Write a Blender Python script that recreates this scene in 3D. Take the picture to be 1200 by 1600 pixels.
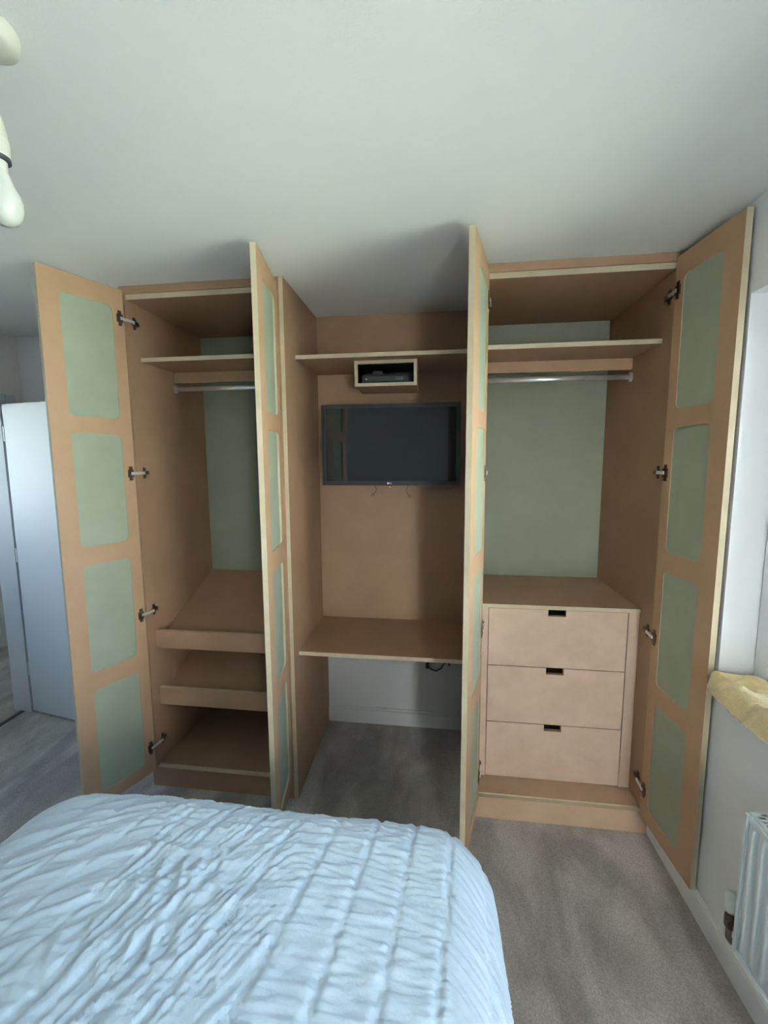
import bpy, bmesh, math, random
from mathutils import Vector, noise
random.seed(7)
for o in list(bpy.data.objects): bpy.data.objects.remove(o)
S = bpy.context.scene; C = S.collection
# ---------------------------------------------------------------- camera
F_PX = 621.316; YAW = .1187; PITCH = -.1060; ROLL = -.0057; PPY = -18.91
cam = bpy.data.cameras.new('camera'); co = bpy.data.objects.new('camera', cam); C.objects.link(co); S.camera = co
cyw, syw, cp, sp = math.cos(YAW), math.sin(YAW), math.cos(PITCH), math.sin(PITCH)
fw = Vector((-syw*cp, cyw*cp, sp)); rt = Vector((cyw, syw, 0)); up = rt.cross(fw)
r2 = rt*math.cos(ROLL) + up*math.sin(ROLL); u2 = up*math.cos(ROLL) - rt*math.sin(ROLL)
from mathutils import Matrix
M = Matrix((r2, u2, -fw)).transposed().to_4x4(); M.translation = Vector((1.5868, -1.6975, 1.6398)); co.matrix_world = M
cam.sensor_fit = 'VERTICAL'; cam.sensor_height = 36; cam.sensor_width = 27
cam.lens = F_PX/1600*36; cam.shift_y = PPY/1600; cam.clip_start = .02
# ---------------------------------------------------------------- light and exposure
W = bpy.data.worlds.new('world'); S.world = W; W.use_nodes = True
bg = W.node_tree.nodes['Background']; bg.inputs[1].default_value = 1.0
# hazy sky: pale and bright towards the horizon, blue overhead, the same all round
wn = W.node_tree.nodes; wl = W.node_tree.links
tcw = wn.new('ShaderNodeTexCoord'); sxyz = wn.new('ShaderNodeSeparateXYZ'); wl.new(tcw.outputs['Generated'], sxyz.inputs[0])
mx = wn.new('ShaderNodeMath'); mx.operation = 'MAXIMUM'; mx.inputs[1].default_value = 0; wl.new(sxyz.outputs[2], mx.inputs[0])
pw = wn.new('ShaderNodeMath'); pw.operation = 'POWER'; pw.inputs[1].default_value = .7; wl.new(mx.outputs[0], pw.inputs[0])
sm_ = wn.new('ShaderNodeMix'); sm_.data_type = 'RGBA'; wl.new(pw.outputs[0], sm_.inputs[0]); wl.new(sm_.outputs[2], bg.inputs[0])
SKY_H, SKY_Z = (4.4, 4.8, 5.2), (1.0, 2.2, 4.4)
sm_.inputs[6].default_value = (*SKY_H, 1); sm_.inputs[7].default_value = (*SKY_Z, 1)
sun = bpy.data.lights.new('sun', 'SUN'); sun.energy = 75.0; sun.angle = .02; sun.color = (1, .95, .88)
so = bpy.data.objects.new('sun', sun); C.objects.link(so); so.rotation_euler = (math.radians(-50), 0, 0)
VS = S.view_settings; VS.view_transform = 'Standard'; VS.look = 'None'; VS.gamma = 1; VS.use_curve_mapping = False; VS.exposure = .92
YFp = -2.80
for nm, loc, rot, sx, sy in (('window_portal', (2.75, -1.206, 1.51), (0, math.radians(90), 0), 1.25, 1.78), ('fill_door_portal', (2.315, YFp-.12, 1.10), (math.radians(90), 0, 0), .36, 2.0),):
    l = bpy.data.lights.new(nm, 'AREA'); l.shape = 'RECTANGLE'; l.size = sx; l.size_y = sy; l.cycles.is_portal = True
    o = bpy.data.objects.new(nm, l); C.objects.link(o); o.location = loc; o.rotation_euler = rot
# ---------------------------------------------------------------- materials
def mat(name, col, rough=.6, metal=0, var=None, vs=6, var_amt=.5, bump=0, bs=200, stretch=(1,1,1), var2=None, v2s=3, spec=.5, sheen=0):
    m = bpy.data.materials.new(name); m.use_nodes = True; nt = m.node_tree; b = nt.nodes['Principled BSDF']
    b.inputs['Roughness'].default_value = rough; b.inputs['Metallic'].default_value = metal
    b.inputs['Specular IOR Level'].default_value = spec
    if sheen: b.inputs['Sheen Weight'].default_value = sheen
    b.inputs['Base Color'].default_value = (*col, 1)
    tc = nt.nodes.new('ShaderNodeTexCoord'); mp = nt.nodes.new('ShaderNodeMapping'); mp.inputs['Scale'].default_value = stretch
    nt.links.new(tc.outputs['Object'], mp.inputs[0]); last = None
    def layer(colA, colB, scale, amt, det=5, lo=.35, hi=.7):
        n = nt.nodes.new('ShaderNodeTexNoise'); n.inputs['Scale'].default_value = scale; n.inputs['Detail'].default_value = det
        n.inputs['Roughness'].default_value = .6
        nt.links.new(mp.outputs[0], n.inputs['Vector'])
        r = nt.nodes.new('ShaderNodeMapRange'); r.inputs[1].default_value = lo; r.inputs[2].default_value = hi; r.inputs[4].default_value = amt
        nt.links.new(n.outputs[0], r.inputs[0])
        x = nt.nodes.new('ShaderNodeMix'); x.data_type = 'RGBA'; nt.links.new(r.outputs[0], x.inputs[0])
        if isinstance(colA, tuple): x.inputs[6].default_value = (*colA, 1)
        else: nt.links.new(colA, x.inputs[6])
        x.inputs[7].default_value = (*colB, 1); return x.outputs[2]
    if var: last = layer(col, var, vs, var_amt)
    if var2: last = layer(last if last else col, var2, v2s, .8, 3, .52, .72)
    if last: nt.links.new(last, b.inputs['Base Color'])
    if bump:
        n = nt.nodes.new('ShaderNodeTexNoise'); n.inputs['Scale'].default_value = bs; n.inputs['Detail'].default_value = 4
        nt.links.new(mp.outputs[0], n.inputs['Vector'])
        bp = nt.nodes.new('ShaderNodeBump'); bp.inputs['Strength'].default_value = bump; bp.inputs['Distance'].default_value = .004
        nt.links.new(n.outputs[0], bp.inputs['Height']); nt.links.new(bp.outputs[0], b.inputs['Normal'])
    return m
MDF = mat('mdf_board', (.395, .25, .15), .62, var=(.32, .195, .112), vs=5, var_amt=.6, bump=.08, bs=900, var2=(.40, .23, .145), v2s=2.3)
MDFP = mat('mdf_drawer_front_lit', (.66, .49, .365), .52, var=(.54, .385, .275), vs=9, var_amt=.75, bump=.08, bs=900, var2=(.70, .49, .385), v2s=5)  # paler, pinker board, lightened further to stand in for missing light
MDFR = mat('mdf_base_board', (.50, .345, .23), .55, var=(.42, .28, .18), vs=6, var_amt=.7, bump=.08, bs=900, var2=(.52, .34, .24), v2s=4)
MDFD = mat('mdf_door_frame', (.49, .315, .185), .6, var=(.43, .265, .145), vs=7, var_amt=.6, bump=.08, bs=900, var2=(.51, .31, .20), v2s=5)
EDGE = mat('mdf_cut_edge', (.58, .50, .34), .7, var=(.49, .42, .28), vs=14, var_amt=.7, bump=.15, bs=500, var2=(.62, .53, .41), v2s=9)
GREEN = mat('green_moisture_board', (.33, .375, .27), .65, var=(.38, .43, .32), vs=9, var_amt=.7, bump=.08, bs=900)
GREENB = mat('green_back_board', (.27, .295, .215), .65, var=(.33, .355, .265), vs=2.5, var_amt=.8, bump=.05, bs=700)
WALL = mat('painted_wall', (.85, .855, .86), .75, bump=.10, bs=260)
CEIL = mat('painted_ceiling', (.82, .83, .81), .8, bump=.10, bs=200)
TRIM = mat('white_gloss_paint', (.84, .85, .85), .35)
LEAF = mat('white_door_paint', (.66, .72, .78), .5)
CARPET = mat('carpet', (.56, .525, .49), .95, var=(.40, .365, .335), vs=5, var_amt=.75, bump=1.0, bs=420, var2=(.62, .585, .55), v2s=7, spec=.1, sheen=.3)
nt = CARPET.node_tree; b_ = nt.nodes['Principled BSDF']; src = b_.inputs['Base Color'].links[0].from_socket
tc_ = nt.nodes.new('ShaderNodeTexCoord')
def _layer(src, sc, lo, hi, a, b, det=2, stretch=(1, 1, 1)):
    mp = nt.nodes.new('ShaderNodeMapping'); mp.inputs['Scale'].default_value = stretch; mp.inputs['Rotation'].default_value = (0, 0, .5); nt.links.new(tc_.outputs['Object'], mp.inputs[0])
    n = nt.nodes.new('ShaderNodeTexNoise'); n.inputs['Scale'].default_value = sc; n.inputs['Detail'].default_value = det; n.inputs['Distortion'].default_value = .6; nt.links.new(mp.outputs[0], n.inputs['Vector'])
    r = nt.nodes.new('ShaderNodeMapRange'); r.inputs[1].default_value = lo; r.inputs[2].default_value = hi; r.inputs[3].default_value = a; r.inputs[4].default_value = b; nt.links.new(n.outputs[0], r.inputs[0])
    m = nt.nodes.new('ShaderNodeVectorMath'); m.operation = 'SCALE'; nt.links.new(src, m.inputs[0]); nt.links.new(r.outputs[0], m.inputs['Scale']); return m.outputs[0]
o_ = _layer(src, 160, .35, .65, .80, 1.14, 3); o_ = _layer(o_, 5.5, .42, .60, .74, 1.10, 4, (1, .40, 1)); nt.links.new(o_, b_.inputs['Base Color'])
LINEN = mat('white_ruched_cotton', (.71, .83, .90), .85, var=(.67, .80, .885), vs=3, bump=.55, bs=75, spec=.2, sheen=.2)
MATT = mat('mattress_ticking', (.75, .75, .73), .85)
DIVAN = mat('divan_fabric', (.45, .44, .43), .9, bump=.4, bs=600)
CHROME_SH = mat('shaded_chrome', (.20, .16, .13), .35, 1)  # chrome darkened: shade and dark reflections put into the base colour
STEEL = mat('bright_steel', (.85, .83, .80), .35, .5)
CHROME = mat('polished_rail', (.92, .93, .95), .28, .8)
TVB = mat('tv_bezel', (.032, .037, .046), .32)
SCREEN = mat('tv_screen', (.006, .008, .010), .07, spec=.7)
BLK = mat('black_plastic', (.012, .012, .013), .35)
GREYP = mat('grey_marking', (.35, .36, .38), .4)
CORD = mat('brown_cord', (.10, .05, .025), .7)
WPL = mat('white_plastic', (.82, .82, .78), .4)
DGR = mat('dark_grey_rubber', (.045, .045, .05), .5)
RADM = mat('radiator_enamel', (.80, .86, .88), .3)
DARK = mat('drawer_shade', (.02, .02, .02), .9)
FLEECE = mat('yellow_fleece', (.95, .78, .44), .95, var=(.86, .62, .28), vs=30, var_amt=.8, bump=1.0, bs=260, spec=.1, sheen=.5)
LAWN = mat('lawn_grass', (.36, .39, .335), .95, var=(.30, .335, .27), vs=2, bump=.3, bs=60)
RENDER = mat('pale_render', (.79, .80, .83), .9, bump=.3, bs=40)
ROOF = mat('slate_roof', (.12, .12, .13), .8)
FEN = mat('dark_stained_board', (.012, .009, .013), .8)
def bulbmat():
    m = mat('opal_bulb', (.62, .64, .59), .2); return m
BULB = bulbmat()
def led():
    m = mat('red_standby_led', (.8, .2, .2), .4); b = m.node_tree.nodes['Principled BSDF']
    b.inputs['Emission Color'].default_value = (1, .35, .3, 1); b.inputs['Emission Strength'].default_value = 2.5; return m
LED = led()
LAMPW = mat('cream_lamp_plastic', (.60, .59, .52), .4)
def glass():
    m = bpy.data.materials.new('window_glass'); m.use_nodes = True; nt = m.node_tree; nt.nodes.clear()
    t = nt.nodes.new('ShaderNodeBsdfTransparent'); g = nt.nodes.new('ShaderNodeBsdfGlossy'); g.inputs['Roughness'].default_value = .02
    t.inputs[0].default_value = (.95, .97, .96, 1)
    f = nt.nodes.new('ShaderNodeFresnel'); f.inputs[0].default_value = 1.45; x = nt.nodes.new('ShaderNodeMixShader'); o = nt.nodes.new('ShaderNodeOutputMaterial')
    nt.links.new(f.outputs[0], x.inputs[0]); nt.links.new(t.outputs[0], x.inputs[1]); nt.links.new(g.outputs[0], x.inputs[2]); nt.links.new(x.outputs[0], o.inputs[0]); return m
GLASS = glass()
# ---------------------------------------------------------------- mesh helpers (all coordinates in the world)
class MB:
    def __init__(s): s.v = []; s.f = []; s.m = []; s.sm = []
    def add(s, vs, fs, m=0, sm=False):
        n = len(s.v); s.v += [tuple(p) for p in vs]
        for i, f in enumerate(fs):
            s.f.append([n+k for k in f]); s.m.append(m[i] if isinstance(m, (list, tuple)) else m); s.sm.append(sm)
        return s
    def box(s, x0, x1, y0, y1, z0, z1, m=0, edge=None, bev=0):
        """edge: slot for the cut edges (all faces but the two across the thinnest axis)"""
        b = bev
        if b <= 0:
            vs = [(x, y, z) for x in (x0, x1) for y in (y0, y1) for z in (z0, z1)]
            fs = [(0, 1, 3, 2), (4, 6, 7, 5), (0, 4, 5, 1), (2, 3, 7, 6), (0, 2, 6, 4), (1, 5, 7, 3)]
            d = (x1-x0, y1-y0, z1-z0); a = d.index(min(d))
            ms = [m]*6
            if edge is not None: ms = [m if i//2 == a else edge for i in range(6)]
            return s.add(vs, fs, ms)
        bm = bmesh.new(); bmesh.ops.create_cube(bm, size=1)
        for v in bm.verts: v.co = Vector(((x0+x1)/2+v.co.x*(x1-x0), (y0+y1)/2+v.co.y*(y1-y0), (z0+z1)/2+v.co.z*(z1-z0)))
        bmesh.ops.bevel(bm, geom=bm.edges[:], offset=b, segments=2, affect='EDGES')
        bm.verts.index_update(); s.add([v.co[:] for v in bm.verts], [[v.index for v in f.verts] for f in bm.faces], m); bm.free(); return s
    def prism(s, pts, axis, a, b, m=0, edge=None):
        """polygon pts (2D) extruded along axis from a to b"""
        def P(p, t):
            return {'x': (t, p[0], p[1]), 'y': (p[0], t, p[1]), 'z': (p[0], p[1], t)}[axis]
        n = len(pts); vs = [P(p, a) for p in pts] + [P(p, b) for p in pts]
        fs = [list(range(n)), list(range(2*n-1, n-1, -1))] + [(i, (i+1) % n, n+(i+1) % n, n+i) for i in range(n)]
        return s.add(vs, fs, [m, m]+[m if edge is None else edge]*n)
    def tube(s, pts, r, m=0, seg=10, cap=True):
        pts = [Vector(p) for p in pts]; vs = []; fs = []; n = len(pts)
        rr = r if isinstance(r, (list, tuple)) else [r]*n; ref = None
        for i, p in enumerate(pts):
            t = (pts[min(i+1, n-1)]-pts[max(i-1, 0)]).normalized()
            if ref is None: ref = Vector((0, 0, 1)) if abs(t.z) < .9 else Vector((1, 0, 0))
            a = (ref - t*ref.dot(t)).normalized(); b = t.cross(a); ref = a
            for k in range(seg):
                w = 2*math.pi*k/seg; vs.append(p + (a*math.cos(w)+b*math.sin(w))*rr[i])
        for i in range(n-1):
            for k in range(seg): fs.append((i*seg+k, i*seg+(k+1) % seg, (i+1)*seg+(k+1) % seg, (i+1)*seg+k))
        s.add(vs, fs, m, True)
        if cap: s.add([vs[k] for k in range(seg)], [list(range(seg))], m); s.add([vs[(n-1)*seg+k] for k in range(seg)], [list(range(seg))], m)
        return s
    def lathe(s, cx, cy, prof, m=0, seg=32):
        """profile [(radius, z)] about a vertical axis"""
        vs = []; fs = []; n = len(prof)
        for r, z in prof:
            for k in range(seg): w = 2*math.pi*k/seg; vs.append((cx+r*math.cos(w), cy+r*math.sin(w), z))
        for i in range(n-1):
            for k in range(seg): fs.append((i*seg+k, i*seg+(k+1) % seg, (i+1)*seg+(k+1) % seg, (i+1)*seg+k))
        return s.add(vs, fs, m, True)
    def build(s, name, mats, parent=None, origin=None, weld=True):
        if not isinstance(mats, (list, tuple)): mats = [mats]
        root = parent
        while root is not None and root.parent is not None: root = root.parent
        off = Vector(root.location) if root is not None else Vector(origin or (0, 0, 0))
        me = bpy.data.meshes.new(name); me.from_pydata([tuple(Vector(v)-off) for v in s.v], [], s.f)
        for mm in mats: me.materials.append(mm)
        me.polygons.foreach_set('material_index', s.m); me.polygons.foreach_set('use_smooth', s.sm)
        bm = bmesh.new(); bm.from_mesh(me)
        bmesh.ops.remove_doubles(bm, verts=bm.verts, dist=1e-6) if weld else None
        bmesh.ops.recalc_face_normals(bm, faces=bm.faces); bm.to_mesh(me); bm.free()
        o = bpy.data.objects.new(name, me); C.objects.link(o)
        if parent is not None: o.parent = parent
        else: o.location = off
        return o
def tag(o, label=None, cat=None, group=None, kind=None):
    if label: o['label'] = label
    if cat: o['category'] = cat
    if group: o['group'] = group
    if kind: o['kind'] = kind
    return o
def empty(name, loc, label, cat, group=None):
    o = bpy.data.objects.new(name, None); C.objects.link(o); o.location = loc; o.empty_display_size = .05
    return tag(o, label, cat, group)
def struct(o): o['kind'] = 'structure'; return o
def smooth(o, ang=40):
    for p in o.data.polygons: p.use_smooth = True
    try: o.data.set_sharp_from_angle(angle=math.radians(ang))
    except Exception: pass
    return o
# ---------------------------------------------------------------- room shell
H = 2.4; XR = 2.545; XL = -1.0; YB = .596; YF = -2.80; HX = -2.15; HY = 2.0
WY0, WY1, WZ0, WZ1, WT = -2.10, -.312, .885, 2.128, .30     # window opening in the right wall
DY0, DY1, DZ = -.31, .475, 1.985                            # doorway in the left wall
struct(MB().box(HX-.1, XR+WT, YF-.1, HY+.1, -.12, 0).build('floor', CARPET))
struct(MB().box(HX-.1, XR+WT, YF-.1, HY+.1, H, H+.12).build('ceiling', CEIL))
struct(MB().box(XL, XR+WT, YB, YB+.12, 0, H).build('wall_back', WALL))
w = MB(); w.box(XR, XR+WT, WY1, YB, 0, H); w.box(XR, XR+WT, YF, WY0, 0, H)
w.box(XR, XR+WT, WY0, WY1, 0, WZ0); w.box(XR, XR+WT, WY0, WY1, WZ1, H); struct(w.build('wall_right', WALL))
w = MB(); w.box(XL-.11, XL, DY1, HY, 0, H); w.box(XL-.11, XL, YF, DY0, 0, H); w.box(XL-.11, XL, DY0, DY1, DZ, H); struct(w.build('wall_left', WALL))
GX0, GX1, GZ = 2.12, 2.51, 2.12      # unseen glazed door added behind the camera to light the drawers
struct(MB().box(XL-.11, GX0, YF-.12, YF, 0, H).box(GX1, XR+WT, YF-.12, YF, 0, H).box(GX0, GX1, YF-.12, YF, GZ, H).build('wall_front', WALL))
w = MB(); w.box(GX0, GX0+.05, YF-.09, YF-.03, .0, GZ, bev=.004).box(GX1-.05, GX1, YF-.09, YF-.03, .0, GZ, bev=.004).box(GX0+.05, GX1-.05, YF-.09, YF-.03, GZ-.05, GZ, bev=.004).box(GX0+.05, GX1-.05, YF-.09, YF-.03, 0, .10, bev=.004)
gd = struct(w.build('fill_door', TRIM)); MB().box(GX0+.05, GX1-.05, YF-.065, YF-.055, .10, GZ-.05).build('pane', GLASS, gd)
# hallway beyond the doorway
HW0, HW1 = -.9, .5     # unseen window added on the far side to light the hall
w = MB(); w.box(HX-.1, HX, HW1, HY, 0, H); w.box(HX-.1, HX, YF, HW0, 0, H); w.box(HX-.1, HX, HW0, HW1, 0, 1.0); w.box(HX-.1, HX, HW0, HW1, 2.1, H)
struct(w.build('wall_hall_side', WALL))
struct(MB().box(HX, XL-.11, HY, HY+.1, 0, H).build('wall_hall_end', WALL))
struct(MB().box(HX-.1, XL-.11, YF-.12, YF, 0, H).build('wall_hall_front', WALL))
def casement(name, x0, x1, y0, y1, z0, z1, lights, trans=True):
    fr = MB(); t = .055
    fr.box(x0, x1, y0, y0+t, z0, z1, bev=.004); fr.box(x0, x1, y1-t, y1, z0, z1, bev=.004)
    fr.box(x0, x1, y0+t, y1-t, z0, z0+t, bev=.004); fr.box(x0, x1, y0+t, y1-t, z1-t, z1, bev=.004)
    for k in range(1, lights):
        yy = y0+(y1-y0)*k/lights; fr.box(x0, x1, yy-.035, yy+.035, z0+t, z1-t, bev=.004)
    r = struct(fr.build(name, TRIM))
    xm = (x0+x1)/2
    for k in range(lights):
        a = y0+t+.001 if k == 0 else y0+(y1-y0)*k/lights+.036; b = y1-t-.001 if k == lights-1 else y0+(y1-y0)*(k+1)/lights-.036
        s_ = MB(); q = .03; za, zb = z0+t+.001, z1-t-.001
        X0, X1 = x0+.012, x1-.012
        s_.box(X0, X1, a, a+q, za, zb, bev=.005); s_.box(X0, X1, b-q, b, za, zb, bev=.005); s_.box(X0, X1, a+q, b-q, za, za+q, bev=.005); s_.box(X0, X1, a+q, b-q, zb-q, zb, bev=.005)
        s_.build('sash', TRIM, r)
        MB().box(xm-.003, xm+.003, a+q, b-q, za+q, zb-q).build('pane', GLASS, r)
    return r
win = casement('window_1', XR+.105, XR+.17, WY0, WY1, WZ0, WZ1, 2)
h = MB(); h.box(XR+.082, XR+.104, -1.19, -1.17, 1.35, 1.48, bev=.004); h.box(XR+.075, XR+.09, -1.189, -1.171, 1.36, 1.42, bev=.003)
h.build('window_handle', WPL, win)
MB().box(XR-.035, XR+.105, WY0-.03, WY1, WZ0-.022, WZ0, bev=.006).build('window_sill', TRIM, win)
casement('hall_fill_window', HX-.07, HX-.01, HW0, HW1, 1.0, 2.1, 1)
# skirting boards with a small step
def skirt(name, a, b, n, hgt=.10, d=.015):
    """run along the wall from a to b (xy), n = inward normal"""
    a = Vector(a); b = Vector(b); n = Vector(n); prof = [(0, 0), (d, 0), (d, hgt-.016), (d*.55, hgt-.012), (d*.45, hgt), (0, hgt)]
    vs = [(p.x+n.x*q, p.y+n.y*q, z) for p in (a, b) for q, z in prof]; m = len(prof)
    fs = [list(range(m)), list(range(m, 2*m))] + [(i, (i+1) % m, m+(i+1) % m, m+i) for i in range(m)]
    return struct(MB().add(vs, fs).build(name, TRIM))
skirt('baseboard_back_left', (XL, YB), (.20, YB), (0, -1)); skirt('baseboard_back', (.960, YB), (1.772, YB), (0, -1))
skirt('baseboard_right', (XR, -.001), (XR, YF), (-1, 0)); skirt('baseboard_left', (XL, DY0-.08), (XL, YF), (1, 0))
skirt('baseboard_front', (XL, YF), (2.11, YF), (0, 1)); skirt('baseboard_hall', (HX, YF), (HX, .42), (1, 0))
# door lining, architrave, open leaf
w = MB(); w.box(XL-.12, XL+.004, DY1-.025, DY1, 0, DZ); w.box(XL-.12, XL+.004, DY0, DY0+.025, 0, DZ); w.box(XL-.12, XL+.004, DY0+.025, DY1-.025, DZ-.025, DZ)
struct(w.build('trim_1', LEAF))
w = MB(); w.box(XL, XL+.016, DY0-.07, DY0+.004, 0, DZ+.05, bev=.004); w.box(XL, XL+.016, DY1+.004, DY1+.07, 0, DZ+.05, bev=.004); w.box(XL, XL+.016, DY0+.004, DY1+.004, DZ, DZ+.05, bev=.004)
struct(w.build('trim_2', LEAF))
struct(MB().box(XL-.075, XL-.045, DY0+.025, DY1-.025, 0, .005, bev=.0015).build('trim_3', DGR))
ddir = Vector((-.21+.97, .335-.463)).normalized(); dn = Vector((ddir.y, -ddir.x))
def leafbox(s0, s1, d0, d1, z0, z1, mb):
    p = [Vector((-.982, .452))+ddir*s+dn*d for s in (s0, s1) for d in (d0, d1)]
    vs = [(q.x, q.y, z) for q in p for z in (z0, z1)]
    mb.add(vs, [(0, 1, 3, 2), (4, 6, 7, 5), (0, 4, 5, 1), (2, 3, 7, 6), (0, 2, 6, 4), (1, 5, 7, 3)]); return mb
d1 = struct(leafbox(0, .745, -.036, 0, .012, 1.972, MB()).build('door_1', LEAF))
hb = MB()
for z in (.25, 1.0, 1.75): leafbox(-.012, .0, -.020, .002, z, z+.09, hb)
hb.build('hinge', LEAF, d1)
kb = MB()
for sgn, base in ((1, 0), (-1, -.036)):
    p = Vector((-.982, .452))+ddir*.69+dn*base; q = p+dn*.05*sgn; e = q-ddir*.10
    kb.tube([(p.x, p.y, 1.0), (q.x, q.y, 1.0)], .009); kb.tube([(q.x, q.y, 1.0), (e.x, e.y, 1.0)], .009)
kb.build('door_handle', STEEL, d1)
# a closed white door with architrave on the far side of the hall
w = MB(); w.box(HX, HX+.018, 1.22, 1.30, 0, 2.06, bev=.005); w.box(HX, HX+.018, .42, .50, 0, 1.0-.001, bev=.005); struct(w.build('trim_4', TRIM))
d2 = struct(MB().box(HX+.001, HX+.02, .52, 1.215, .01, 1.0).box(HX+.001, HX+.02, .52, 1.215, 1.0, 2.0).build('door_2', TRIM))
w = MB()
for z0, z1 in ((.2, .85), (1.0, 1.85)):
    for y0, y1 in ((.60, .83), (.91, 1.14)): w.box(HX+.02, HX+.027, y0, y1, z0, z1, bev=.003)
w.build('raised_panel', TRIM, d2)
# outdoors
struct(MB().box(-14, 22, -16, 16, -.30, -.2).build('ground', LAWN))
fe = empty('garden_fence', (4.5, .78, -.2), 'near-black low board fence seen through the window at the right edge', 'fence')
for z in (.0, .75): MB().box(2.95, 6.2, .79, .83, z, z+.08).build('rail', FEN, fe)
for k in range(22): MB().box(2.95+k*.147, 2.95+k*.147+.14, .765, .787, -.19, 1.06).build('board', FEN, fe)
# added unseen building: its pale sunlit front bounces light in through the window
hs = empty('reflector_house', (7.0, -8.5, -.2), 'added unseen pale building bouncing sunlight in through the window', 'reflector_house')
m = MB()
holes = [(4.2, 5.4, .7, 1.9), (8.6, 9.8, .7, 1.9), (4.2, 5.4, 3.3, 4.4), (8.6, 9.8, 3.3, 4.4), (6.6, 7.5, -.2, 1.9)]
xs = [.2, 4.2, 5.4, 6.6, 7.5, 8.6, 9.8, 11.4]; zs = [-.2, .7, 1.9, 3.3, 4.4, 5.2]
for a in range(len(xs)-1):
    for c in range(len(zs)-1):
        xm_, zm_ = (xs[a]+xs[a+1])/2, (zs[c]+zs[c+1])/2
        if any(h_[0] < xm_ < h_[1] and h_[2] < zm_ < h_[3] for h_ in holes): continue
        m.box(xs[a], xs[a+1], -6.9, -6.6, zs[c], zs[c+1])
m.box(.2, .5, -10.6, -6.9, -.2, 5.2); m.box(11.1, 11.4, -10.6, -6.9, -.2, 5.2); m.box(.5, 11.1, -10.6, -10.3, -.2, 5.2)
m.build('wall', RENDER, hs)
MB().prism([(-11.0, 5.21), (-6.2, 5.21), (-8.6, 7.2)], 'x', 0, 11.6).build('roof', ROOF, hs)
for h_ in holes[:4]:
    f_ = MB().box(h_[0], h_[1], -6.72, -6.66, h_[2], h_[2]+.07).box(h_[0], h_[1], -6.72, -6.66, h_[3]-.07, h_[3]).box(h_[0], h_[0]+.07, -6.72, -6.66, h_[2]+.07, h_[3]-.07).box(h_[1]-.07, h_[1], -6.72, -6.66, h_[2]+.07, h_[3]-.07).build('window', TRIM, hs)
    MB().box(h_[0]+.07, h_[1]-.07, -6.71, -6.69, h_[2]+.07, h_[3]-.07).build('pane', SCREEN, f_)
MB().box(6.62, 7.48, -6.74, -6.68, -.19, 1.88).build('door', LEAF, hs)
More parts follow.
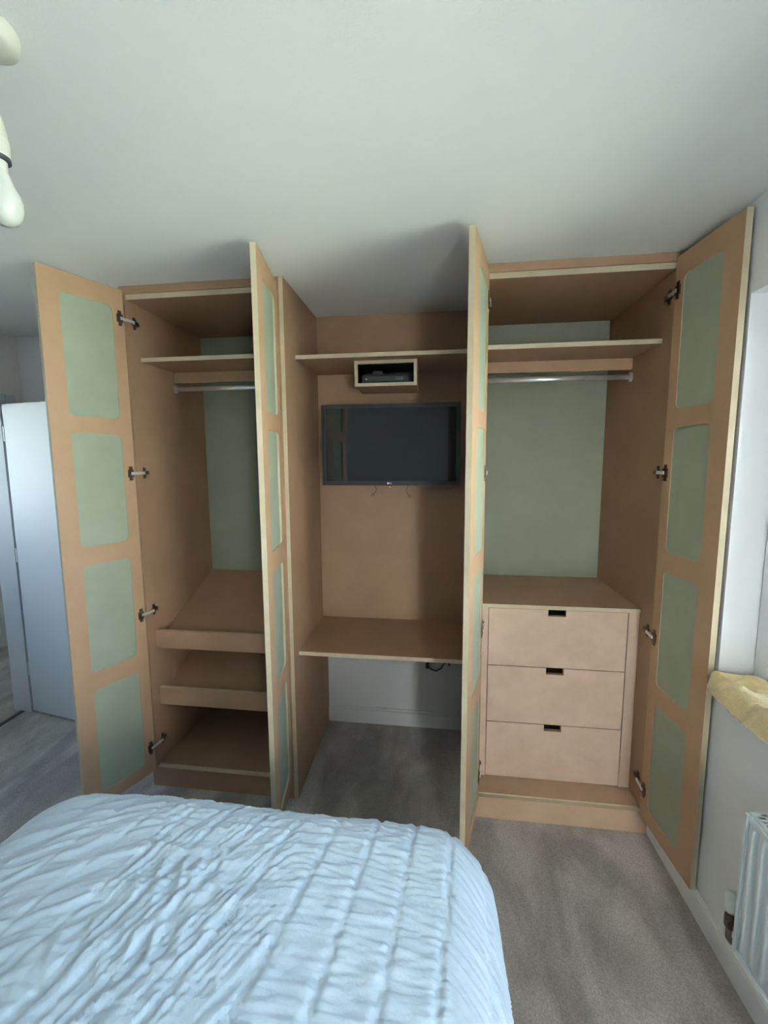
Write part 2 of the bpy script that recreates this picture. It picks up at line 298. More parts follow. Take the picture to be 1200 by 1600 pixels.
# ---------------------------------------------------------------- joinery
def arcpts(x0, x1, z0, z1, r, k=6):
    """rounded rectangle in (s,z); returns list of (pt, centre, angle)"""
    out = []
    for cx, cz, a0 in ((x1-r, z1-r, 0), (x0+r, z1-r, 90), (x0+r, z0+r, 180), (x1-r, z0+r, 270)):
        for i in range(k+1):
            a = math.radians(a0+90*i/k); out.append(((cx+r*math.cos(a), cz+r*math.sin(a)), (cx, cz), a))
    return out
PZ = [(.160, .636), (.716, 1.190), (1.270, 1.748), (1.816, 2.298)]
ZB, ZT, TH = .095, 2.377, .020
HZ = (.225, .903, 1.574, 2.253)
def make_door(parent, a, b, side, s0, s1, inner_x, label, hinge_dir):
    a = Vector(a); b = Vector(b); L = (b-a).length; d = (b-a)/L; e = Vector((d.y, -d.x)) if side < 0 else Vector((-d.y, d.x))
    def P(s, t, z): q = a+d*s+e*t; return (q.x, q.y, z)
    mb = MB(); cuts = [ZB] + [(PZ[i][1]+PZ[i+1][0])/2 for i in range(3)] + [ZT]
    r = .022
    for i, (z0, z1) in enumerate(PZ):
        ring = arcpts(s0, s1, z0, z1, r); c0, c1 = cuts[i], cuts[i+1]; n = len(ring); outer = []
        for (p, c, an) in ring:
            dx, dz = math.cos(an), math.sin(an); ts = []
            if abs(dx) > 1e-6: ts.append(((L if dx > 0 else 0)-c[0])/dx)
            if abs(dz) > 1e-6: ts.append(((c1 if dz > 0 else c0)-c[1])/dz)
            t = min(q for q in ts if q > 0); outer.append((c[0]+dx*t, c[1]+dz*t))
        inn = [q[0] for q in ring]
        # insert true corners: ring quads + corner handled by snapping the point nearest each corner
        for (X, Z) in ((0, c0), (0, c1), (L, c0), (L, c1)):
            j = min(range(n), key=lambda k: (outer[k][0]-X)**2+(outer[k][1]-Z)**2); outer[j] = (X, Z)
        for t, fl in ((0, 0), (TH, 1)):
            mb.add([P(p[0], t, p[1]) for p in inn]+[P(p[0], t, p[1]) for p in outer], [(k, (k+1) % n, n+(k+1) % n, n+k) for k in range(n)], 0)
        ii = [P(p[0], 0, p[1]) for p in inn]+[P(p[0], TH, p[1]) for p in inn]
        mb.add(ii, [(k, (k+1) % n, n+(k+1) % n, n+k) for k in range(n)], 1)
    oo = [(0, ZB), (L, ZB), (L, ZT), (0, ZT)]
    mb.add([P(s, 0, z) for s, z in oo]+[P(s, TH, z) for s, z in oo], [(k, (k+1) % 4, 4+(k+1) % 4, 4+k) for k in range(4)], 1)
    door = mb.build('door', [MDFD, EDGE], parent, weld=False)
    tag(door, label)
    # outer shells are open sheets; fix normals by geometry is not needed for opaque shading
    for i, (z0, z1) in enumerate(PZ):
        ring = [q[0] for q in arcpts(s0-.0005, s1+.0005, z0-.0005, z1+.0005, r)]; n = len(ring); pm = MB()
        pm.add([P(p[0], .0022, p[1]) for p in ring]+[P(p[0], .0115, p[1]) for p in ring], [list(range(n)), list(range(2*n-1, n-1, -1))]+[(k, (k+1) % n, n+(k+1) % n, n+k) for k in range(n)])
        pm.build('panel', GREEN, door)
    # concealed hinges: cup plate on the door, bright arm, mounting plate on the carcass side
    hm = MB(); z = 0.0; u = Vector((hinge_dir, 0))
    def obox(o, ax, ay, sx, sy, z0, z1, m):
        o = Vector(o); ax = Vector(ax).normalized(); ay = Vector(ay).normalized()
        ps = [o+ax*p+ay*q for p in sx for q in sy]; vs = [(p.x, p.y, zz) for p in ps for zz in (z0, z1)]
        hm.add(vs, [(0, 1, 3, 2), (4, 6, 7, 5), (0, 4, 5, 1), (2, 3, 7, 6), (0, 2, 6, 4), (1, 5, 7, 3)], m)
    c = a+d*.018
    obox(c, d, -e, (-.007, .007), (.0003, .0035), -.032, .032, 0)            # cup flange
    obox(c, d, -e, (-.011, .013), (.0003, .0060), -.017, .017, 0)
    yy = .044; mx = Vector((inner_x, yy))
    obox(mx, (0, 1), u, (-.012, .024), (.0003, .010), -.008, .008, 0)        # mounting body
    obox(mx, (0, 1), u, (-.004, .008), (.0003, .006), -.026, .026, 0)        # mounting wings
    for zz in (-.018, .018): hm.tube([(inner_x+hinge_dir*.006, yy+.002, zz), (inner_x+hinge_dir*.009, yy+.002, zz)], .004, 0, 8)
    p0 = c-e*.006; p1 = Vector((inner_x+hinge_dir*.013, yy-.008)); dd = (p1-p0)
    obox(p0, dd, Vector((-dd.y, dd.x)), (0, dd.length), (-.003, .003), -.0065, .0065, 1)
    obox(p1, (0, 1), u, (-.002, .022), (-.002, .003), -.0065, .0065, 0)
    h0 = hm.build('hinge', [CHROME_SH, STEEL], door)
    h0.location = (0, 0, HZ[0]); h0.data = h0.data
    for zz in HZ[1:]:
        q = h0.copy(); C.objects.link(q); q.parent = door; q.location = (0, 0, zz)
    return door
def carcass(root, xi0, xi1, xo0, xo1, plinth_x, shelf_front, base=None):
    base = base or MDF
    """xi inner faces, xo outer faces"""
    for a, b in ((xo0, xi0), (xi1, xo1)):
        pts = [(.018, 0), (.592, 0), (.592, H-.001), (.018, H-.001), (.018, 2.366), (.0, 2.366), (.0, .101), (.018, .101)]
        MB().prism(pts, 'x', a, b).build('side_panel', [MDF, EDGE], root)
    MB().box(plinth_x[0], plinth_x[1], 0, .0178, 2.366, H-.001, 0).build('fascia', [MDF], root)
    MB().box(xi0, xi1, .006, .585, 2.343, 2.3655, 0, 1).build('top_panel', [MDF, EDGE], root)
    p = MB().box(plinth_x[0], plinth_x[1], 0, .0178, 0, .101, 0); p.m[-1] = 1
    p.build('plinth', [base, EDGE], root)
    MB().box(xi0, xi1, .0185, .585, .090, .108, 0, 1).build('bottom_panel', [base, EDGE], root)
    MB().box(xi0, xi1, .585, .592, .0, H-.002, 0).build('back_panel', [GREENB], root)
    MB().box(xi0, xi1, shelf_front, .584, 2.091, 2.110, 0, 1).build('shelf', [MDF, EDGE], root)
    MB().box(xi0, xi1, .318, .336, 2.040, 2.0905, 0, 1).build('batten', [MDF, EDGE], root)
    m = MB(); yr, zr = .320, 2.006
    pts = [(math.cos(t)*.0075, math.sin(t)*.0125) for t in [2*math.pi*k/16 for k in range(16)]]
    pts = [(yr+p[0], zr+p[1]) for p in pts]; m.prism(pts, 'x', xi0+.003, xi1-.003)
    for p in range(len(m.sm)): m.sm[p] = p > 1
    r = m.build('clothes_rail', CHROME, root)
    for x, s in ((xi0, 1), (xi1, -1)):
        b = MB(); pp = [(yr+math.cos(t)*.014, zr+math.sin(t)*.022) for t in [2*math.pi*k/18 for k in range(18)]]
        b.prism(pp, 'x', x+s*.0004, x+s*.010); b.build('rail_socket', CHROME, r)
LXI0, LXI1 = .232, .923; RXI0, RXI1 = 1.809, 2.507
lw = empty('wardrobe', (.577, .3, 0), 'open left MDF wardrobe with three sloping shoe shelves and two open doors', 'wardrobe')
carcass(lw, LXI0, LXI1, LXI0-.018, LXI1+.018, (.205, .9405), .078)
make_door(lw, (.232, -.012), (.108, -.289), -1, .047, .236, LXI0, 'left door swung open wide, four green panels inside', 1)
make_door(lw, (.914, -.008), (.962, -.312), 1, .047, .236, LXI1, 'right door seen almost edge on', -1)
# shoe shelves: sloping board with an upright lip
for i, (zl, zback) in enumerate(((.793, .953), (.494, .654))):
    lip = MB().box(LXI0, LXI1, .050, .068, zl-.089, zl, 0); lip.m[-1] = 1
    slope = (zback-(zl-.058))/(.584-.068)
    sh = MB(); z0 = zl-.058; pts = [(.0683, z0-.018), (.584, zback-.018), (.584, zback), (.0683, z0)]
    sh.prism(pts, 'x', LXI0+.0003, LXI1-.0003)
    s_ = sh.build('shoe_shelf', [MDF], lw); lip.build('lip', [MDF, EDGE], s_)
rw = empty('wardrobe', (2.158, .3, 0), 'open right MDF wardrobe with three drawers below a hanging rail', 'wardrobe')
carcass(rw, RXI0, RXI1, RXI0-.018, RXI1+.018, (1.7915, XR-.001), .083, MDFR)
make_door(rw, (1.809, -.010), (1.7215, -.322), -1, .047, .236, RXI0, 'left door seen almost edge on', 1)
make_door(rw, (2.494, -.006), (2.516, -.308), 1, .047, .228, RXI1, 'right door swung back beside the window, four green panels inside', -1)
MB().box(RXI1+.0185, XR-.001, .018, .036, .101, 2.366, 0).build('scribe_strip', [MDF], rw)
# drawer bank
YD = .120
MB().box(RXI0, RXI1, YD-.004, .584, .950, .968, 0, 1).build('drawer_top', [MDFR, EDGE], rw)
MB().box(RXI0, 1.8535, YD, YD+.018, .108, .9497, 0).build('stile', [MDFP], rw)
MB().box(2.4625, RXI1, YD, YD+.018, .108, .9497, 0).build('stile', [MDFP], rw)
MB().box(1.8537, 2.4623, YD+.060, YD+.064, .11, .948).build('gap_shade_sheet', [DARK], rw)  # black sheet stands in for the shade behind drawer gaps and notches
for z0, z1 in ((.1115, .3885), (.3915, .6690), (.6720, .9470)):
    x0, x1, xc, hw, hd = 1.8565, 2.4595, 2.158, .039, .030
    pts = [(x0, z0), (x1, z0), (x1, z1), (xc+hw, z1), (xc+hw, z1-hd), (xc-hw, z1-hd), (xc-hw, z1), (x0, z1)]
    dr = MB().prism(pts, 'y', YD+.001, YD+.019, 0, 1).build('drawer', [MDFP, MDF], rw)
# ---------------------------------------------------------------- alcove between the wardrobes
al = empty('alcove_unit', (1.366, .3, 0), 'MDF lined alcove with a shelf, backboard and desk top between wardrobes', 'shelving')
AX0, AX1 = .9595, 1.773
MB().box(AX0-.018, AX0, 0, .594, 0, H-.001, 0, 1).build('side_panel', [MDF, EDGE], al)
MB().box(AX1, AX1+.0173, 0.0, .594, 0, H-.001, 0, 1).build('side_panel', [MDF, EDGE], al)
MB().box(AX0, AX1, .4995, .5175, .7, H-.001, 0).build('back_panel', [MDF], al)
MB().box(AX0+.0003, AX1-.0003, .135, .499, 2.093, 2.111, 0, 1).build('shelf', [MDF, EDGE], al)
MB().box(AX0+.0003, AX1-.0003, .067, .594, .696, .7155, 0, 1).build('desk_top', [MDF, EDGE], al)
# small box hung under the shelf, black receiver in it
BX0, BX1, BY0, BY1, BZ0, BZ1 = 1.224, 1.518, .200, .425, 1.974, 2.0925
b = MB(); t = .015
b.box(BX0, BX1, BY0, BY1, BZ0, BZ0+t, 0, 1); b.box(BX0, BX0+t, BY0, BY1, BZ0+t, BZ1-t, 0, 1); b.box(BX1-t, BX1, BY0, BY1, BZ0+t, BZ1-t, 0, 1)
b.box(BX0, BX1, BY0, BY1, BZ1-t, BZ1, 0, 1); b.box(BX0+t, BX1-t, BY1-.006, BY1, BZ0+t, BZ1-t, 0)
b.build('media_box', [MDF, EDGE], al)
b = MB(); q = .0012
b.box(BX0+t, BX1-t, BY0+.012, BY1-.007, BZ0+t, BZ0+t+q).box(BX0+t, BX1-t, BY0+.012, BY1-.007, BZ1-t-q, BZ1-t).box(BX0+t, BX0+t+q, BY0+.012, BY1-.007, BZ0+t+q, BZ1-t-q)
b.box(BX1-t-q, BX1-t, BY0+.012, BY1-.007, BZ0+t+q, BZ1-t-q).box(BX0+t+q, BX1-t-q, BY1-.008, BY1-.007, BZ0+t+q, BZ1-t-q)
b.build('box_shade', [BLK], al)  # black sheets added inside the box to stand in for its shade
rc = empty('media_receiver', (1.365, .30, BZ0+t), 'black set top receiver inside the small box under the alcove shelf', 'receiver')
MB().box(1.252, 1.482, .235, .40, BZ0+t+.004, BZ0+t+.045, bev=.004).build('body', BLK, rc)
MB().box(1.262, 1.472, .2335, .2348, BZ0+t+.012, BZ0+t+.036, bev=.0004).build('front_panel', SCREEN, rc)
for x in (1.275, 1.42, 1.432, 1.444): MB().tube([(x, .2335, BZ0+t+.024), (x, .2320, BZ0+t+.024)], .0035, 0, 12).build('button', GREYP, rc)
for x in (1.27, 1.46):
    for y in (.25, .385): MB().tube([(x, y, BZ0+t), (x, y, BZ0+t+.0045)], .006, 0, 10).build('foot', DGR, rc)
ps = empty('power_adapter', (1.33, .30, BZ0+t+.0455), 'small black plug adapter and coiled lead on top of the receiver', 'adapter')
MB().box(1.30, 1.352, .26, .31, BZ0+t+.0455, BZ0+t+.067, bev=.005).build('body', DGR, ps)
MB().tube([(1.352+.0, .285, BZ0+t+.056)]+[(1.385+.022*math.cos(t_), .285+.022*math.sin(t_), BZ0+t+.050+.0015*t_/3) for t_ in [k*.4+3 for k in range(26)]], .0022, 0, 8).build('lead', BLK, ps)
# ---------------------------------------------------------------- television
TX0, TX1, TZ0, TZ1, TY = 1.002, 1.735, 1.492, 1.920, .400
tv = empty('television', (1.3685, .45, TZ0), 'black flat screen television mounted on the alcove backboard', 'television')
def frame(mb, x0, x1, z0, z1, y0, y1, t, bev=.003):
    mb.box(x0, x0+t, y0, y1, z0, z1, bev=bev); mb.box(x1-t, x1, y0, y1, z0, z1, bev=bev)
    mb.box(x0+t, x1-t, y0, y1, z0, z0+t*1.15, bev=bev); mb.box(x0+t, x1-t, y0, y1, z1-t, z1, bev=bev)
m = MB(); frame(m, TX0, TX1, TZ0, TZ1, TY, TY+.032, .021); m.build('bezel', TVB, tv)
MB().box(TX0+.020, TX1-.020, TY+.006, TY+.012, TZ0+.022, TZ1-.020).build('screen', SCREEN, tv)
MB().box(TX0+.006, TX1-.006, TY+.031, TY+.052, TZ0+.006, TZ1-.006, bev=.006).box(TX0+.09, TX1-.09, TY+.052, TY+.075, TZ0+.05, TZ1-.10, bev=.01).build('rear_shell', BLK, tv)
MB().box(1.27, 1.47, .4755, .4993, 1.60, 1.83).build('wall_bracket', DGR, tv)
def text(body, size, loc, parent, m, name='lettering', ext=.0004):
    cu = bpy.data.curves.new(name, 'FONT'); cu.body = body; cu.size = size; cu.extrude = ext; cu.align_x = 'CENTER'; cu.align_y = 'CENTER'
    o = bpy.data.objects.new(name, cu); C.objects.link(o); bpy.context.view_layer.update()
    me = bpy.data.meshes.new_from_object(o.evaluated_get(bpy.context.evaluated_depsgraph_get())); bpy.data.objects.remove(o)
    root = parent
    while root.parent: root = root.parent
    off = Vector(loc)-root.location
    for v in me.vertices: v.co = Vector((v.co.x, -v.co.z, v.co.y))+off
    me.name = name; me.materials.clear(); me.materials.append(m); o = bpy.data.objects.new(name, me); C.objects.link(o); o.parent = parent; return o
text('LG', .013, (1.372, TY-.0004, TZ0+.012), tv, WPL)
m = MB().prism([(1.359+.0055*math.cos(t), TZ0+.012+.0055*math.sin(t)) for t in [2*math.pi*k/20 for k in range(20)]], 'y', TY-.0012, TY)
tag(m.build('emblem', WPL, tv), 'small round emblem beside the lettering')
m = MB().box(1.358, 1.378, TY+.002, TY+.014, TZ0-.006, TZ0, bev=.002); m.build('sensor_tab', BLK, tv)
m = MB().lathe(1.368, TY+.004, [(0, TZ0-.009), (.0022, TZ0-.0085), (.0032, TZ0-.006), (.0022, TZ0-.0035), (0, TZ0-.003)], 0, 12); m.build('standby_light', LED, tv)
for x, dx, ln in ((1.278, .010, .050), (1.462, -.010, .058)):
    z = TZ0; y = .462; sg = 1 if dx > 0 else -1
    pts = [(x, y, z+.03), (x, y, z), (x+dx*.5, y, z-ln*.3), (x+dx*(.9 if sg > 0 else 1), y, z-ln*.5), (x+dx*.5, y, z-ln*.75), (x+(-.006 if sg > 0 else .004), y, z-ln)]
    m = MB(); P3 = [Vector(p) for p in pts]; fine = []
    for i in range(len(P3)-1):
        a0 = P3[max(i-1, 0)]; a1 = P3[i]; a2 = P3[i+1]; a3 = P3[min(i+2, len(P3)-1)]
        for k in range(5):
            t = k/5; fine.append(.5*((2*a1)+(a2-a0)*t+(2*a0-5*a1+4*a2-a3)*t*t+(3*a1-a0-3*a2+a3)*t**3))
    fine.append(P3[-1]); m.tube(fine, .0017, 0, 8)
    c = P3[-1]+Vector((-.005 if sg > 0 else .003, 0, -.006)); m.tube([(c.x+.0065*math.cos(t), c.y, c.z+.0065*math.sin(t)) for t in [2*math.pi*k/18 for k in range(19)]], .0017, 0, 8, False)
    tag(m.build('pull_cord', CORD, tv), 'brown pull cord with a loop end')
# ---------------------------------------------------------------- under the desk: socket, cable
so_ = empty('wall_socket', (1.425, .59, .40), 'white double socket on the wall just under the alcove desk, left of the cable', 'socket')
MB().box(1.352, 1.498, .586, .5958, .392, .478, bev=.003).build('face_plate', WPL, so_)
for x in (1.392, 1.458): MB().box(x-.007, x+.007, .583, .5862, .455, .468, bev=.001).build('switch', WPL, so_)
m = MB()
for x in (1.392, 1.458):
    for q, s, zz in ((0, .002, .440), (-.011, .003, .424), (.011, .003, .424)): m.box(x+q-s, x+q+s, .5858, .5861, zz-.003, zz+.003)
tag(m.build('pin_hole', BLK, so_), kind='stuff')
cb = empty('power_cable', (1.62, .58, .40), 'grey cable looping down on the wall below the right of the desk', 'cable')
pts = [(1.578, .580, .47), (1.575, .580, .43), (1.573, .580, .402), (1.590, .580, .378), (1.622, .580, .368), (1.652, .580, .385), (1.668, .580, .415), (1.690, .580, .432), (1.704, .580, .452)]
m = MB(); m.tube(pts, .0040, 0, 10); m.build('lead', DGR, cb)
MB().box(1.561, 1.582, .566, .5955, .385, .413, bev=.003).build('clip', DGR, cb)
MB().box(1.66, 1.75, .575, .5957, .444, .53, bev=.003).build('junction_box', WPL, cb)
MB().box(1.695, 1.706, .575, .5955, .405, .430, bev=.002).build('clip', DGR, cb)
# ---------------------------------------------------------------- bed
bed = empty('bed', (1.06, -1.66, 0), 'double bed base and mattress almost wholly covered by the white bedspread', 'bed')
MB().box(.52, 1.60, -2.66, -.76, .05, .30, bev=.015).build('divan_base', DIVAN, bed)
MB().box(.52, 1.60, -2.66, -.76, .3005, .560, bev=.04).build('mattress', MATT, bed)
lg = MB().lathe(.58, -.82, [(0, 0), (.022, 0), (.026, .03), (.026, .0499), (0, .0499)], 0, 16).build('leg', BLK, bed)
for x, y in ((.96, 0), (0, -1.78), (.96, -1.78)):
    q = lg.copy(); C.objects.link(q); q.parent = bed; q.location = (x, y, 0)
def bedspread():
    ix0, ix1, iy0, iy1 = .490, 1.630, -2.62, -.735; R = .125; ext = R*math.pi/2+.20; ztop = .602
    dx = .0044; nx = int((ix1-ix0+2*ext)/dx); y_start = iy1+ext
    ys = []; y = y_start
    while y > iy0-ext:
        ys.append(y); y -= dx if y > -1.35 else .02
    ny = len(ys); vs = []; keep = []
    rc_ = .05
    cxa, cxb, cya, cyb = ix0+rc_, ix1-rc_, iy0+rc_, iy1-rc_
    SP = .105; N = noise.noise
    for j in range(ny):
        Y = ys[j]
        for i in range(nx+1):
            X = ix0-ext+(ix1-ix0+2*ext)*i/nx
            qx = min(max(X, cxa), cxb); qy = min(max(Y, cya), cyb); ox, oy = X-qx, Y-qy; dist = math.hypot(ox, oy)
            d = dist-rc_
            if d <= 0: px, py, pz = X, Y, ztop; nrm = Vector((0, 0, 1)); th = 0
            else:
                ux, uy = ox/dist, oy/dist; dd = min(d, ext)
                if dd < R*math.pi/2:
                    th = dd/R; px = qx+ux*(rc_+R*math.sin(th)); py = qy+uy*(rc_+R*math.sin(th)); pz = ztop-R*(1-math.cos(th))
                else:
                    th = math.pi/2; g = (dd-R*math.pi/2); px = qx+ux*(rc_+R+g*.04); py = qy+uy*(rc_+R+g*.04); pz = ztop-R-g
                nrm = Vector((ux*math.sin(th), uy*math.sin(th), math.cos(th)))
            keep.append(d < ext+.012)
            # crown and soft unevenness
            cr = .012*(1-((X-1.06)/.7)**2)*(1 if d <= 0 else .6)
            # stitched channels, skewed a little; ruched wrinkles between
            sx = X; tt = min(max(-Y-.68, -.1), .9)
            for _ in range(3): sx = X+(.12+.30*min(max((1.60-sx)/.45, 0), 1)**1.6)*tt
            sx += .007*N(Vector((X*2.1, Y*1.3, 3)))+.0015*N(Vector((X*14, Y*22, 3)))
            u = (sx-1.652)/SP; fr_ = u-math.floor(u); puff = abs(math.sin(math.pi*fr_)); row = math.floor(u)
            left = min(max((1.24-X)/.4, 0), 1); calm = min(1, max(.12, (X-.42)*3+max(0, (-Y-.72))*5))
            w1 = N(Vector((X*3.1, Y*3.1, 9))); w2 = N(Vector((X*11, Y*11, 19)))
            wx = X+.010*N(Vector((X*13, Y*13, 1))); wy = Y+.010*w2
            al_ = X; ac = Y-.24*min(X-1.18, 0)+.9*max(X-1.63, 0)+(.018+.045*left)*w1+(.004+.006*left)*w2; k_ = 1-left
            ro = row*5.37 if left < .5 else 0
            slant = .35*N(Vector((row*2.3, Y*5, 4)))*(fr_-.5)*SP*k_
            n1 = N(Vector((al_*5+ro, (ac+slant)*(70-34*left), row*1.3*round(k_)+2)))
            n2 = N(Vector((al_*13+ro, (ac-slant)*120, 7+row*2.1*round(k_))))
            n3 = N(Vector((al_*3.0, ac*19, 11)))
            crum = math.exp(-(((X-1.0)/.22)**2+((Y+.98)/.20)**2))
            n4 = N(Vector((wx*17, wy*12, 21)))
            ridge = 1-min(1, abs(n1)*2.6)
            e = min(fr_, 1-fr_)*SP; pf = min(1, e/.013)**.6
            seamw = 1-.35*left
            edge_w = .45+.75*(1-min(1, e/.045))*k_+.55*left
            hgt = .0066*seamw*(pf-.6)+.0052*ridge*pf*calm*edge_w+.0036*n2*pf*calm+(.0012+.0072*left)*(1-min(1, abs(n3)*2.6))*calm
            hgt += .009*crum*(1-min(1, abs(n4)*2.6))
            if e < .0045: hgt += .0030*seamw*(1-(e/.0045)**2)*1.3
            p = Vector((px, py, pz+cr))+nrm*hgt
            if th >= math.pi/2: p += nrm*.010*math.sin((X+Y)*26+2*N(Vector((X*4, Y*4, 0))))*min(1, (d-R*1.57)/.1)
            vs.append(p)
    fs = []
    for j in range(ny-1):
        for i in range(nx):
            a = j*(nx+1)+i
            if keep[a] and keep[a+1] and keep[a+nx+1] and keep[a+nx+2]: fs.append((a, a+1, a+nx+2, a+nx+1))
    me = bpy.data.meshes.new('bedspread'); me.from_pydata([tuple(v) for v in vs], [], fs); me.materials.append(LINEN)
    bm = bmesh.new(); bm.from_mesh(me); bmesh.ops.delete(bm, geom=[v for v in bm.verts if not v.link_faces], context='VERTS')
    bmesh.ops.recalc_face_normals(bm, faces=bm.faces); bm.to_mesh(me); bm.free()
    for p in me.polygons: p.use_smooth = True
    o = bpy.data.objects.new('bedspread', me); C.objects.link(o)
    return tag(o, 'white ruched bedspread stitched in rows, draped over the bed', 'bedspread')
bedspread()
# ---------------------------------------------------------------- radiator
ra = empty('radiator', (2.48, -1.1, .24), 'white panel radiator with top grille low on the wall under the window', 'radiator')
RX, RY0, RY1, RZ0, RZ1 = 2.442, -2.0, -.596, .242, .672
m = MB(); prof = []; y = RY0+.012; n = int((RY1-RY0-.024)/.0333); st = (RY1-RY0-.024)/n
for k in range(n):
    for q, dpt in ((0, 0), (.10, 0), (.28, .008), (.72, .008), (.90, 0)): prof.append((y+k*st+q*st, RX+.010-dpt))
prof.append((RY1-.012, RX+.010)); zz = (RZ0+.016, RZ0+.034, RZ1-.034, RZ1-.016); vs = []; fs = []
for zi, z in enumerate(zz):
    for (yy, xx) in prof: vs.append((xx if zi in (1, 2) else RX+.010, yy, z))
L_ = len(prof)
for a in range(3):
    for i in range(L_-1): fs.append((a*L_+i, a*L_+i+1, (a+1)*L_+i+1, (a+1)*L_+i))
m.add(vs, fs, 0, True); m.build('front_panel', RADM, ra)
m = MB(); m.box(RX+.002, RX+.012, RY0, RY0+.013, RZ0, RZ1, bev=.003); m.box(RX+.002, RX+.012, RY1-.013, RY1, RZ0, RZ1, bev=.003)
m.box(RX+.002, RX+.012, RY0+.013, RY1-.013, RZ0, RZ0+.017, bev=.003); m.box(RX+.002, RX+.012, RY0+.013, RY1-.013, RZ1-.017, RZ1, bev=.003)
m.build('panel_rim', RADM, ra)
for y in (RY1-.004, RY0): MB().box(RX+.012, XR-.022, y, y+.004, RZ0+.01, RZ1, bev=.001).build('end_cover', RADM, ra)
m = MB(); m.box(RX+.050, XR-.024, RY0+.006, RY1-.006, RZ0+.01, RZ1-.02); m.build('rear_panel', RADM, ra)
m = MB(); gx0, gx1 = RX+.012, XR-.022
m.box(gx0, gx0+.012, RY0+.004, RY1-.004, RZ1-.004, RZ1); m.box(gx1-.012, gx1, RY0+.004, RY1-.004, RZ1-.004, RZ1); m.box((gx0+gx1)/2-.003, (gx0+gx1)/2+.003, RY0+.004, RY1-.004, RZ1-.004, RZ1)
y = RY1-.004; k = 0
while y > RY0+.02:
    wd = .010 if k else .018; m.box(gx0+.012, gx1-.012, y-wd*.55, y, RZ1-.004, RZ1); y -= .0125+(.006 if k == 0 else 0); k += 1
tag(m.build('top_grille', RADM, ra), kind='stuff')
for y in (-1.5, -.8): MB().box(XR-.024, XR-.0005, y-.02, y+.02, .35, .60).build('wall_bracket', RADM, ra)
tv_ = empty('radiator_valve', (2.478, -.560, .2), 'small white and chrome valve on a short pipe beside the left end of the radiator', 'valve')
VX, VY = 2.472, -.547
MB().lathe(VX, VY, [(0, .250), (.010, .250), (.013, .256), (.013, .288), (.010, .295), (.010, .305), (0, .305)], 0, 20).tube([(VX, VY, .272), (VX, RY1+.0005, .272)], .010, 0, 14).build('valve_body', CHROME_SH, tv_)
MB().lathe(VX, VY, [(0, .3055), (.015, .3055), (.0165, .312), (.0165, .352), (.0135, .359), (0, .360)], 0, 24).build('cap', WPL, tv_)
MB().tube([(VX, VY, .2495), (VX, VY, .215), (VX+.006, VY, .204), (XR-.012, VY, .200)], .0075, 0, 14).build('pipe', CHROME_SH, tv_)
MB().tube([(XR-.0115, VY, .200), (XR-.0005, VY, .200)], .015, 0, 20).build('wall_collar', WPL, tv_)

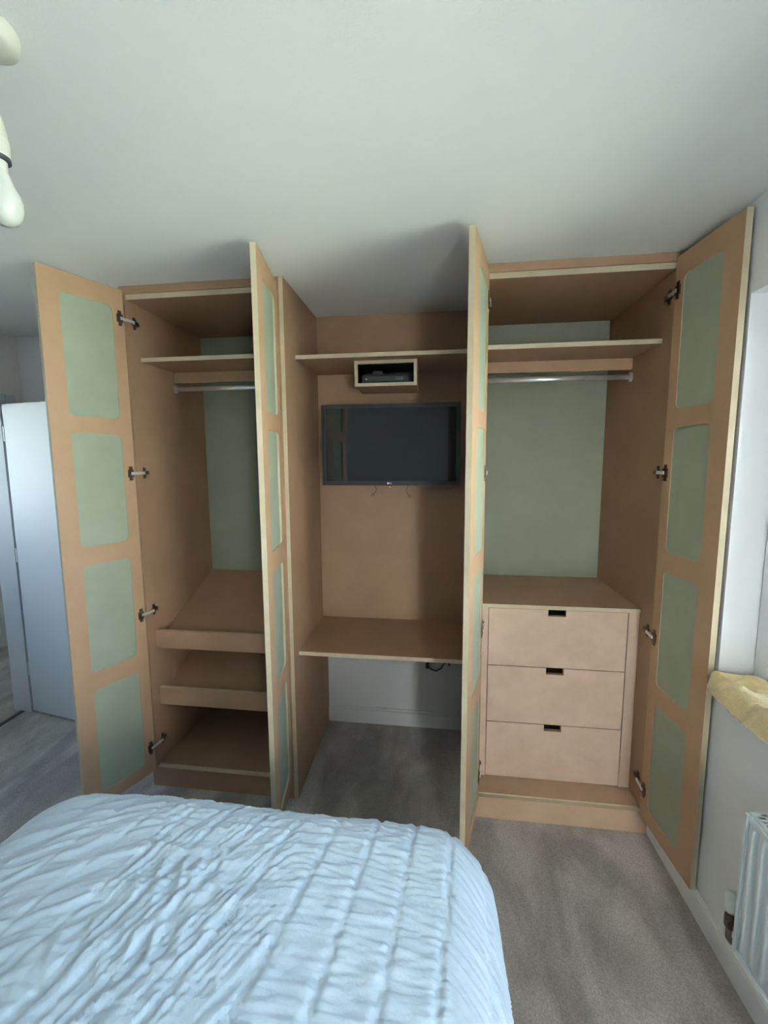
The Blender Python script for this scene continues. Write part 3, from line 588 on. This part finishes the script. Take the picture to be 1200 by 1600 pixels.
# ---------------------------------------------------------------- fleece on the sill
def fleece():
    vs = []; fs = []; nu, nv = 260, 90; N = noise.noise
    x0, x1, ya, yb = XR-.058, XR+.100, -.330, -.98; zc = WZ0+.004
    cx, hx = (x0+x1)/2, (x1-x0)/2; cy, hy = (ya+yb)/2, abs(ya-yb)/2; T = .052
    for j in range(nu+1):
        v = -1+2*j/nu; ev = math.copysign(abs(v)**1.0, v)
        wv = (1-abs(v)**9)**(1/2.6) if abs(v) < 1 else 0
        Y = cy - hy*ev
        for i in range(nv):
            a = 2*math.pi*i/nv; c, s = math.cos(a), math.sin(a)
            sx = math.copysign(abs(c)**.55, c); sz = math.copysign(abs(s)**.75, s)
            w_ = wv
            X = cx+hx*sx*(w_*.35+.65)*(1 if w_ > .01 else .6)
            z = T/2*sz*w_
            # sagging front lip over the sill edge
            if X < XR-.030: z -= .045*min(1, (XR-.030-X)/.03)*(1 if s < .3 else .55)
            yy = Y+.010*N(Vector((X*9, Y*9, 2)))
            z += T/2
            if s > 0:
                z += (.0055*math.sin(Y*150+X*190+4*N(Vector((X*7, Y*7, 0))))*(.5+.5*N(Vector((X*9, Y*9, 8))))*1.6+.016*N(Vector((X*13, Y*13, 4))))*w_
                z -= .040*math.exp(-(((Y+.400)/.040)**2+((X-2.562)/.026)**2)); z -= .022*math.exp(-(((Y+.50)/.05)**2+((X-2.60)/.03)**2))
                z += .010*math.exp(-(((Y+.335)/.02)**2+((X-2.53)/.05)**2))
            vs.append((X+.004*N(Vector((Y*22, z*20, 1))), yy, zc+z+.0055*N(Vector((X*55, Y*55, z*55)))))
    for j in range(nu):
        for i in range(nv): fs.append((j*nv+i, j*nv+(i+1) % nv, (j+1)*nv+(i+1) % nv, (j+1)*nv+i))
    fs += [list(range(nv)), list(range(nu*nv, nu*nv+nv))]
    o = MB().add(vs, fs, 0, True).build('fleece_throw', FLEECE, None, (2.56, -.65, WZ0)); return o
tag(fleece(), 'yellow folded fleece lying over the window sill', 'throw')
# ---------------------------------------------------------------- pendant lamp
PX, PY = .803, -1.003
pd = empty('pendant_lamp', (PX, PY, H), 'white pendant with a bare opal bulb hanging from its ceiling rose', 'lamp')
MB().lathe(PX, PY, [(0, H-.001), (.046, H-.001), (.047, H-.008), (.043, H-.028), (.036, H-.034), (.008, H-.036), (0, H-.036)], 0, 40).build('ceiling_rose', LAMPW, pd)
MB().tube([(PX, PY, H-.035), (PX+.001, PY, H-.1), (PX, PY, 2.2680)], .0033, 0, 10).build('cord', LAMPW, pd)
lh = MB().lathe(PX, PY, [(0, 2.2760), (.006, 2.2760), (.009, 2.2610), (.0145, 2.2380), (.0165, 2.2230), (.0165, 2.2200), (.0155, 2.2190), (.0165, 2.2180), (.0185, 2.2130), (.0185, 2.1890), (.0175, 2.1850), (0, 2.1850)], 0, 32).build('lamp_holder', LAMPW, pd)
MB().lathe(PX, PY, [(.0180, 2.1855), (.0185, 2.1840), (.0185, 2.1790), (.012, 2.1780)], 0, 32).build('holder_ring', DGR, lh)
bl = MB().lathe(PX, PY, [(.0125, 2.1840), (.0125, 2.1610), (.0150, 2.1550), (.0170, 2.1470), (.022, 2.1350), (.0275, 2.1230), (.0300, 2.1110), (.0298, 2.0990), (.0270, 2.0870), (.0215, 2.0775), (.0130, 2.0715), (.0001, 2.0695)], 0, 40).build('bulb', BULB, pd)
MB().lathe(PX, PY, [(.0128, 2.1790), (.0128, 2.1630)], 0, 24).build('bayonet_cap', STEEL, bl)
